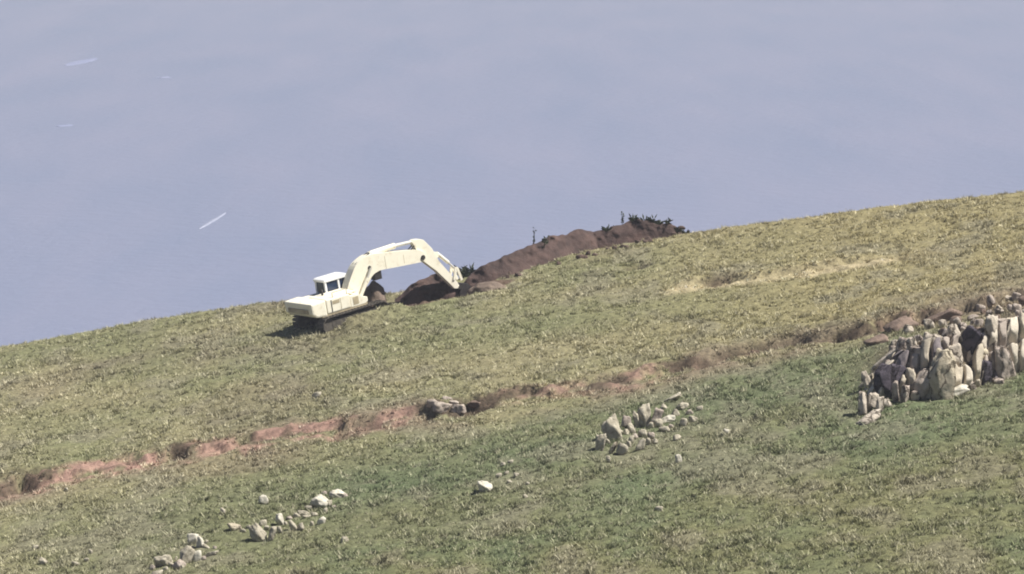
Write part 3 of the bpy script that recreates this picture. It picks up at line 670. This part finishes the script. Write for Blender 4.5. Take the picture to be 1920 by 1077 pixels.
# undercarriage
MB().box(-1.0, 1.0, -.95, .95, .38, .80, .05).tube((0, 0, .78), (0, 0, 1.0), .62, .62, 28).build('undercarriage', STEEL, digger)
for sgn in (-1, 1):
    yc_ = 1.15 * sgn; tr = MB()
    # belt of shoes round sprocket and idler
    R_, Lh = .40, 1.68; per = 4 * Lh + 2 * math.pi * R_; ns = 46
    for i in range(ns):
        d = per * i / ns
        if d < 2 * Lh: c = (-Lh + d, .04); an = 0
        elif d < 2 * Lh + math.pi * R_: t = (d - 2 * Lh) / R_; c = (Lh + R_ * math.sin(t), .04 + R_ - R_ * math.cos(t)); an = t
        elif d < 4 * Lh + math.pi * R_: c = (Lh - (d - 2 * Lh - math.pi * R_), .04 + 2 * R_); an = math.pi
        else: t = (d - 4 * Lh - math.pi * R_) / R_; c = (-Lh - R_ * math.sin(t), .04 + R_ + R_ * math.cos(t)); an = math.pi + t
        rot = Matrix.Rotation(-an, 3, 'Y')
        tr.box(c[0] - .085, c[0] + .085, yc_ - .29, yc_ + .29, c[1] - .025, c[1] + .03, .008, rot, (c[0], yc_, c[1]))
        tr.box(c[0] - .02, c[0] + .02, yc_ - .28, yc_ + .28, c[1] - .055, c[1] - .02, 0, rot, (c[0], yc_, c[1]))
    t = tr.build('track', STEEL, digger)
    MB().box(-1.5, 1.5, yc_ - .16, yc_ + .16, .24, .62, .04).build('track_frame', STEEL, t)
    MB().tube((-Lh, yc_ - .15, .44), (-Lh, yc_ + .15, .44), .34, .34, 22).build('sprocket', STEEL, t)
    MB().tube((Lh, yc_ - .15, .44), (Lh, yc_ + .15, .44), .34, .34, 22).build('idler', STEEL, t)
    for k in range(6):
        x = -1.2 + k * .48; MB().tube((x, yc_ - .2, .2), (x, yc_ + .2, .2), .13, .13, 14).build('roller', STEEL, t)
# upper body
MB().box(-1.95, .95, -1.22, 1.22, .86, 1.02, .03).build('deck', DIRTY_SHADE, digger)
hb = MB().prism([(-1.6, 1.0), (-.12, 1.0), (-.12, 1.70), (-1.6, 1.74)], -1.25, -.35, .05).build('engine_housing', CREAM, digger)
MB().box(-1.32, -1.27, -1.262, -1.252, 1.04, 1.66, 0).build('panel_seam', BLACK, hb)
MB().box(-.72, -.70, -1.26, -1.25, 1.06, 1.66, 0).build('panel_seam', DIRTY_SHADE, hb)
MB().box(-1.22, -.78, -1.262, -1.25, 1.42, 1.60, 0).build('side_grille', DIRTY_SHADE, hb)
MB().box(-1.60, .40, -1.15, .30, 1.705, 1.76, .02).build('hood', CREAM, hb)
MB().box(-1.6, -.3, .36, 1.25, 1.0, 1.66, .05).build('side_housing', CREAM, digger)
MB().prism([(-.10, .90), (.75, .92), (1.0, 1.05), (1.0, 1.28), (.62, 1.34), (.5, 1.56), (-.10, 1.60)], -1.22, -.42, .04).build('tool_box', CREAM, digger)
MB().box(.08, .42, -1.232, -1.222, 1.06, 1.46, 0).build('step_shade', DIRTY_SHADE, digger)  # flat darker plate painting the shade of a recess
cw = MB().prism([(-1.62, .90), (-2.28, .95), (-2.52, 1.15), (-2.55, 1.72), (-1.62, 1.76)], -1.25, 1.25, .09).build('counterweight', CREAM, digger)
MB().box(-2.585, -2.545, -.9, .9, 1.18, 1.42, .01).build('rear_shade_panel', DIRTY_SHADE, cw)  # darker panel added to deepen the shade on the counterweight's back
MB().tube((-1.0, -.1, 1.7), (-1.0, -.1, 2.05), .06).build('exhaust_pipe', BLACK, digger, True)
# cab on the far (left) side
cb = MB()
for x in (-.42, .40, 1.12):
    for y in (.38, 1.22): cb.box(x - .055, x + .055, y - .055, y + .055, 1.0, 2.30, .015)
cb.box(-.46, 1.16, .34, 1.26, 1.0, 1.50, .03)
cab = cb.build('cab', WHITE, digger)
MB().prism([(-.52, 2.26), (1.18, 2.24), (1.12, 2.38), (.9, 2.44), (-.42, 2.44), (-.55, 2.38)], .28, 1.30, .04).build('cab_roof', WHITE, cab)
for x0, x1, y in ((-.36, .34, .375), (.46, 1.06, .375), (-.36, .34, 1.225), (.46, 1.06, 1.225)):
    MB().box(x0, x1, y - .012, y + .012, 1.53, 2.25, 0).build('window', mG, cab)
for x in (-.42, 1.12): MB().box(x - .012, x + .012, .44, 1.16, 1.53, 2.25, 0).build('window', mG, cab)
MB().box(.0, .45, .6, 1.0, 1.5, 2.05, .06).build('driver_seat', BLACK, cab)
# boom: a thick bent beam, two lift rams, the arm ram on its back
BW = .27
boom = MB().prism(curve([(.45, 1.42), (.52, 1.81), (1.07, 2.64), (1.48, 2.95), (2.07, 3.14), (2.69, 3.10), (5.19, 2.70), (5.62, 2.44), (5.76, 2.22), (5.66, 2.02), (5.40, 1.98), (3.58, 2.12),
                   (2.65, 2.19), (2.2, 2.05), (1.9, 1.78), (1.5, 1.40), (1.08, 1.22), (.7, 1.25)], 3), -BW, BW, .02).build('boom', CREAM, digger)
MB().prism([(2.15, 2.98), (2.32, 3.26), (2.52, 3.26), (2.72, 2.95)], -.12, .12, .02).build('ram_bracket', CREAM, boom)
MB().box(2.35, 2.80, -.20, .20, 1.72, 2.18, .03).build('boom_light', BLACK, boom)
MB().tube((2.05, -.30, 2.5), (2.05, .30, 2.5), .10).build('ram_pin', BLACK, boom)
MB().tube((.62, -.42, 1.55), (.62, .42, 1.55), .15, .15, 20).build('foot_pin', DIRTY_SHADE, boom)
for y in (-.40, .40):
    c = MB().tube((1.02, y, 1.05), (1.74, y, 2.02), .105).build('lift_ram', CREAM, digger, False)
    MB().tube((1.74, y, 2.02), (2.05, y, 2.5), .06).build('ram_rod', CHROME, c)
MB().prism([(.9, .95), (1.22, .95), (1.25, 1.18), (.95, 1.3)], -.50, .50, .03).build('boom_foot_mount', CREAM, digger)
c = MB().tube((2.42, 0, 3.14), (3.95, 0, 3.18), .15).tube((3.90, 0, 3.18), (4.0, 0, 3.18), .165).build('arm_ram', CREAM, digger)
MB().tube((3.98, 0, 3.18), (5.10, 0, 3.12), .10).build('ram_rod', CHROME, c)
arm = MB().prism([(5.02, 3.14), (5.16, 3.02), (5.34, 2.46), (5.55, 2.0), (5.72, 1.86), (6.35, 1.25), (7.05, .40), (7.31, .04), (7.56, -.02), (7.68, .10), (7.56, .34), (7.16, .94), (6.56, 1.74), (6.27, 2.52),
                  (5.82, 3.08), (5.56, 3.19), (5.2, 3.24)], -.17, .17, .025).build('arm', CREAM, digger)
MB().tube((5.52, -.32, 2.2), (5.52, .32, 2.2), .13, .13, 18).build('arm_pin', BLACK, arm)
MB().prism([(6.30, 2.30), (6.55, 2.24), (6.75, 2.08), (6.62, 1.92), (6.45, 1.9)], -.10, .10, .015).build('ram_bracket', CREAM, arm)
c = MB().tube((6.62, 0, 2.16), (7.28, 0, 1.48), .10).build('bucket_ram', CREAM, digger)
MB().tube((7.28, 0, 1.48), (7.62, 0, 1.10), .055).build('ram_rod', CHROME, c)
lk = MB()
for y in (-.20, .20):
    lk.prism([(7.52, 1.18), (7.70, 1.14), (7.42, .50), (7.28, .52)], y - .03, y + .03, .01)
    lk.prism([(7.56, 1.18), (7.74, 1.10), (7.92, .40), (7.78, .36)], y - .035, y + .035, .01)
lk.build('bucket_link', CREAM, digger)
for y in (-.12, .12):
    MB().tube((4.9, y, 2.72), (5.35, y, 3.0), .03).tube((5.35, y, 3.0), (5.75, y, 2.95), .03).build('hose', BLACK, boom)
    MB().tube((1.3, y, 2.85), (2.3, y, 3.2), .03).build('hose', BLACK, boom)
for x in (3.1, 4.3): MB().box(x - .012, x + .012, -.274, -.264, 2.18, 2.86 - (x - 3.1) * .18, 0).build('weld_seam', DIRTY_SHADE, boom)
# bucket curled under, half buried in the cut
bk = MB()
out = [(7.50, -.02), (7.76, .22), (8.0, .18), (8.2, -.08), (8.22, -.45), (8.02, -.78), (7.60, -.88), (7.18, -.72)]
inn = [(7.24, -.66), (7.60, -.80), (7.98, -.70), (8.14, -.42), (8.12, -.10), (7.96, .11), (7.78, .14), (7.56, -.06)]
bk.prism(out + inn, -.45, .45, 0)
for y in (-.48, .45): bk.prism(out, y, y + .03, 0)
bucket = bk.build('bucket', BLACK, digger)
for k in range(5):
    y = -.36 + k * .18; MB().prism([(7.22, -.76), (7.2, -.66), (6.95, -.60)], y - .05, y + .05, 0).build('bucket_tooth', STEEL, bucket)
# handrail and mirror
MB().tube((-.2, -1.15, 1.7), (-.2, -1.15, 2.0), .018).tube((-.2, -1.15, 2.0), (-1.1, -1.15, 2.0), .018).tube((-1.1, -1.15, 2.0), (-1.1, -1.15, 1.72), .018).build('handrail', DIRTY_SHADE, digger)

# ---------------------------------------------------------------- sea air
hz = MB().box(-4990, 4990, -490, 7990, -1, 78.5, 0).build('haze', None, None)
mh = bpy.data.materials.new('sea haze'); mh.use_nodes = True; nh = mh.node_tree; nh.nodes.remove(nh.nodes['Principled BSDF'])
pv = nh.nodes.new('ShaderNodeVolumePrincipled'); pv.inputs['Color'].default_value = (.80, .84, .95, 1); pv.inputs['Density'].default_value = .00032
pv.inputs['Anisotropy'].default_value = 0
nh.links.new(pv.outputs[0], nh.nodes['Material Output'].inputs['Volume']); hz.data.materials.append(mh); tag(hz, None, None, None, 'stuff')
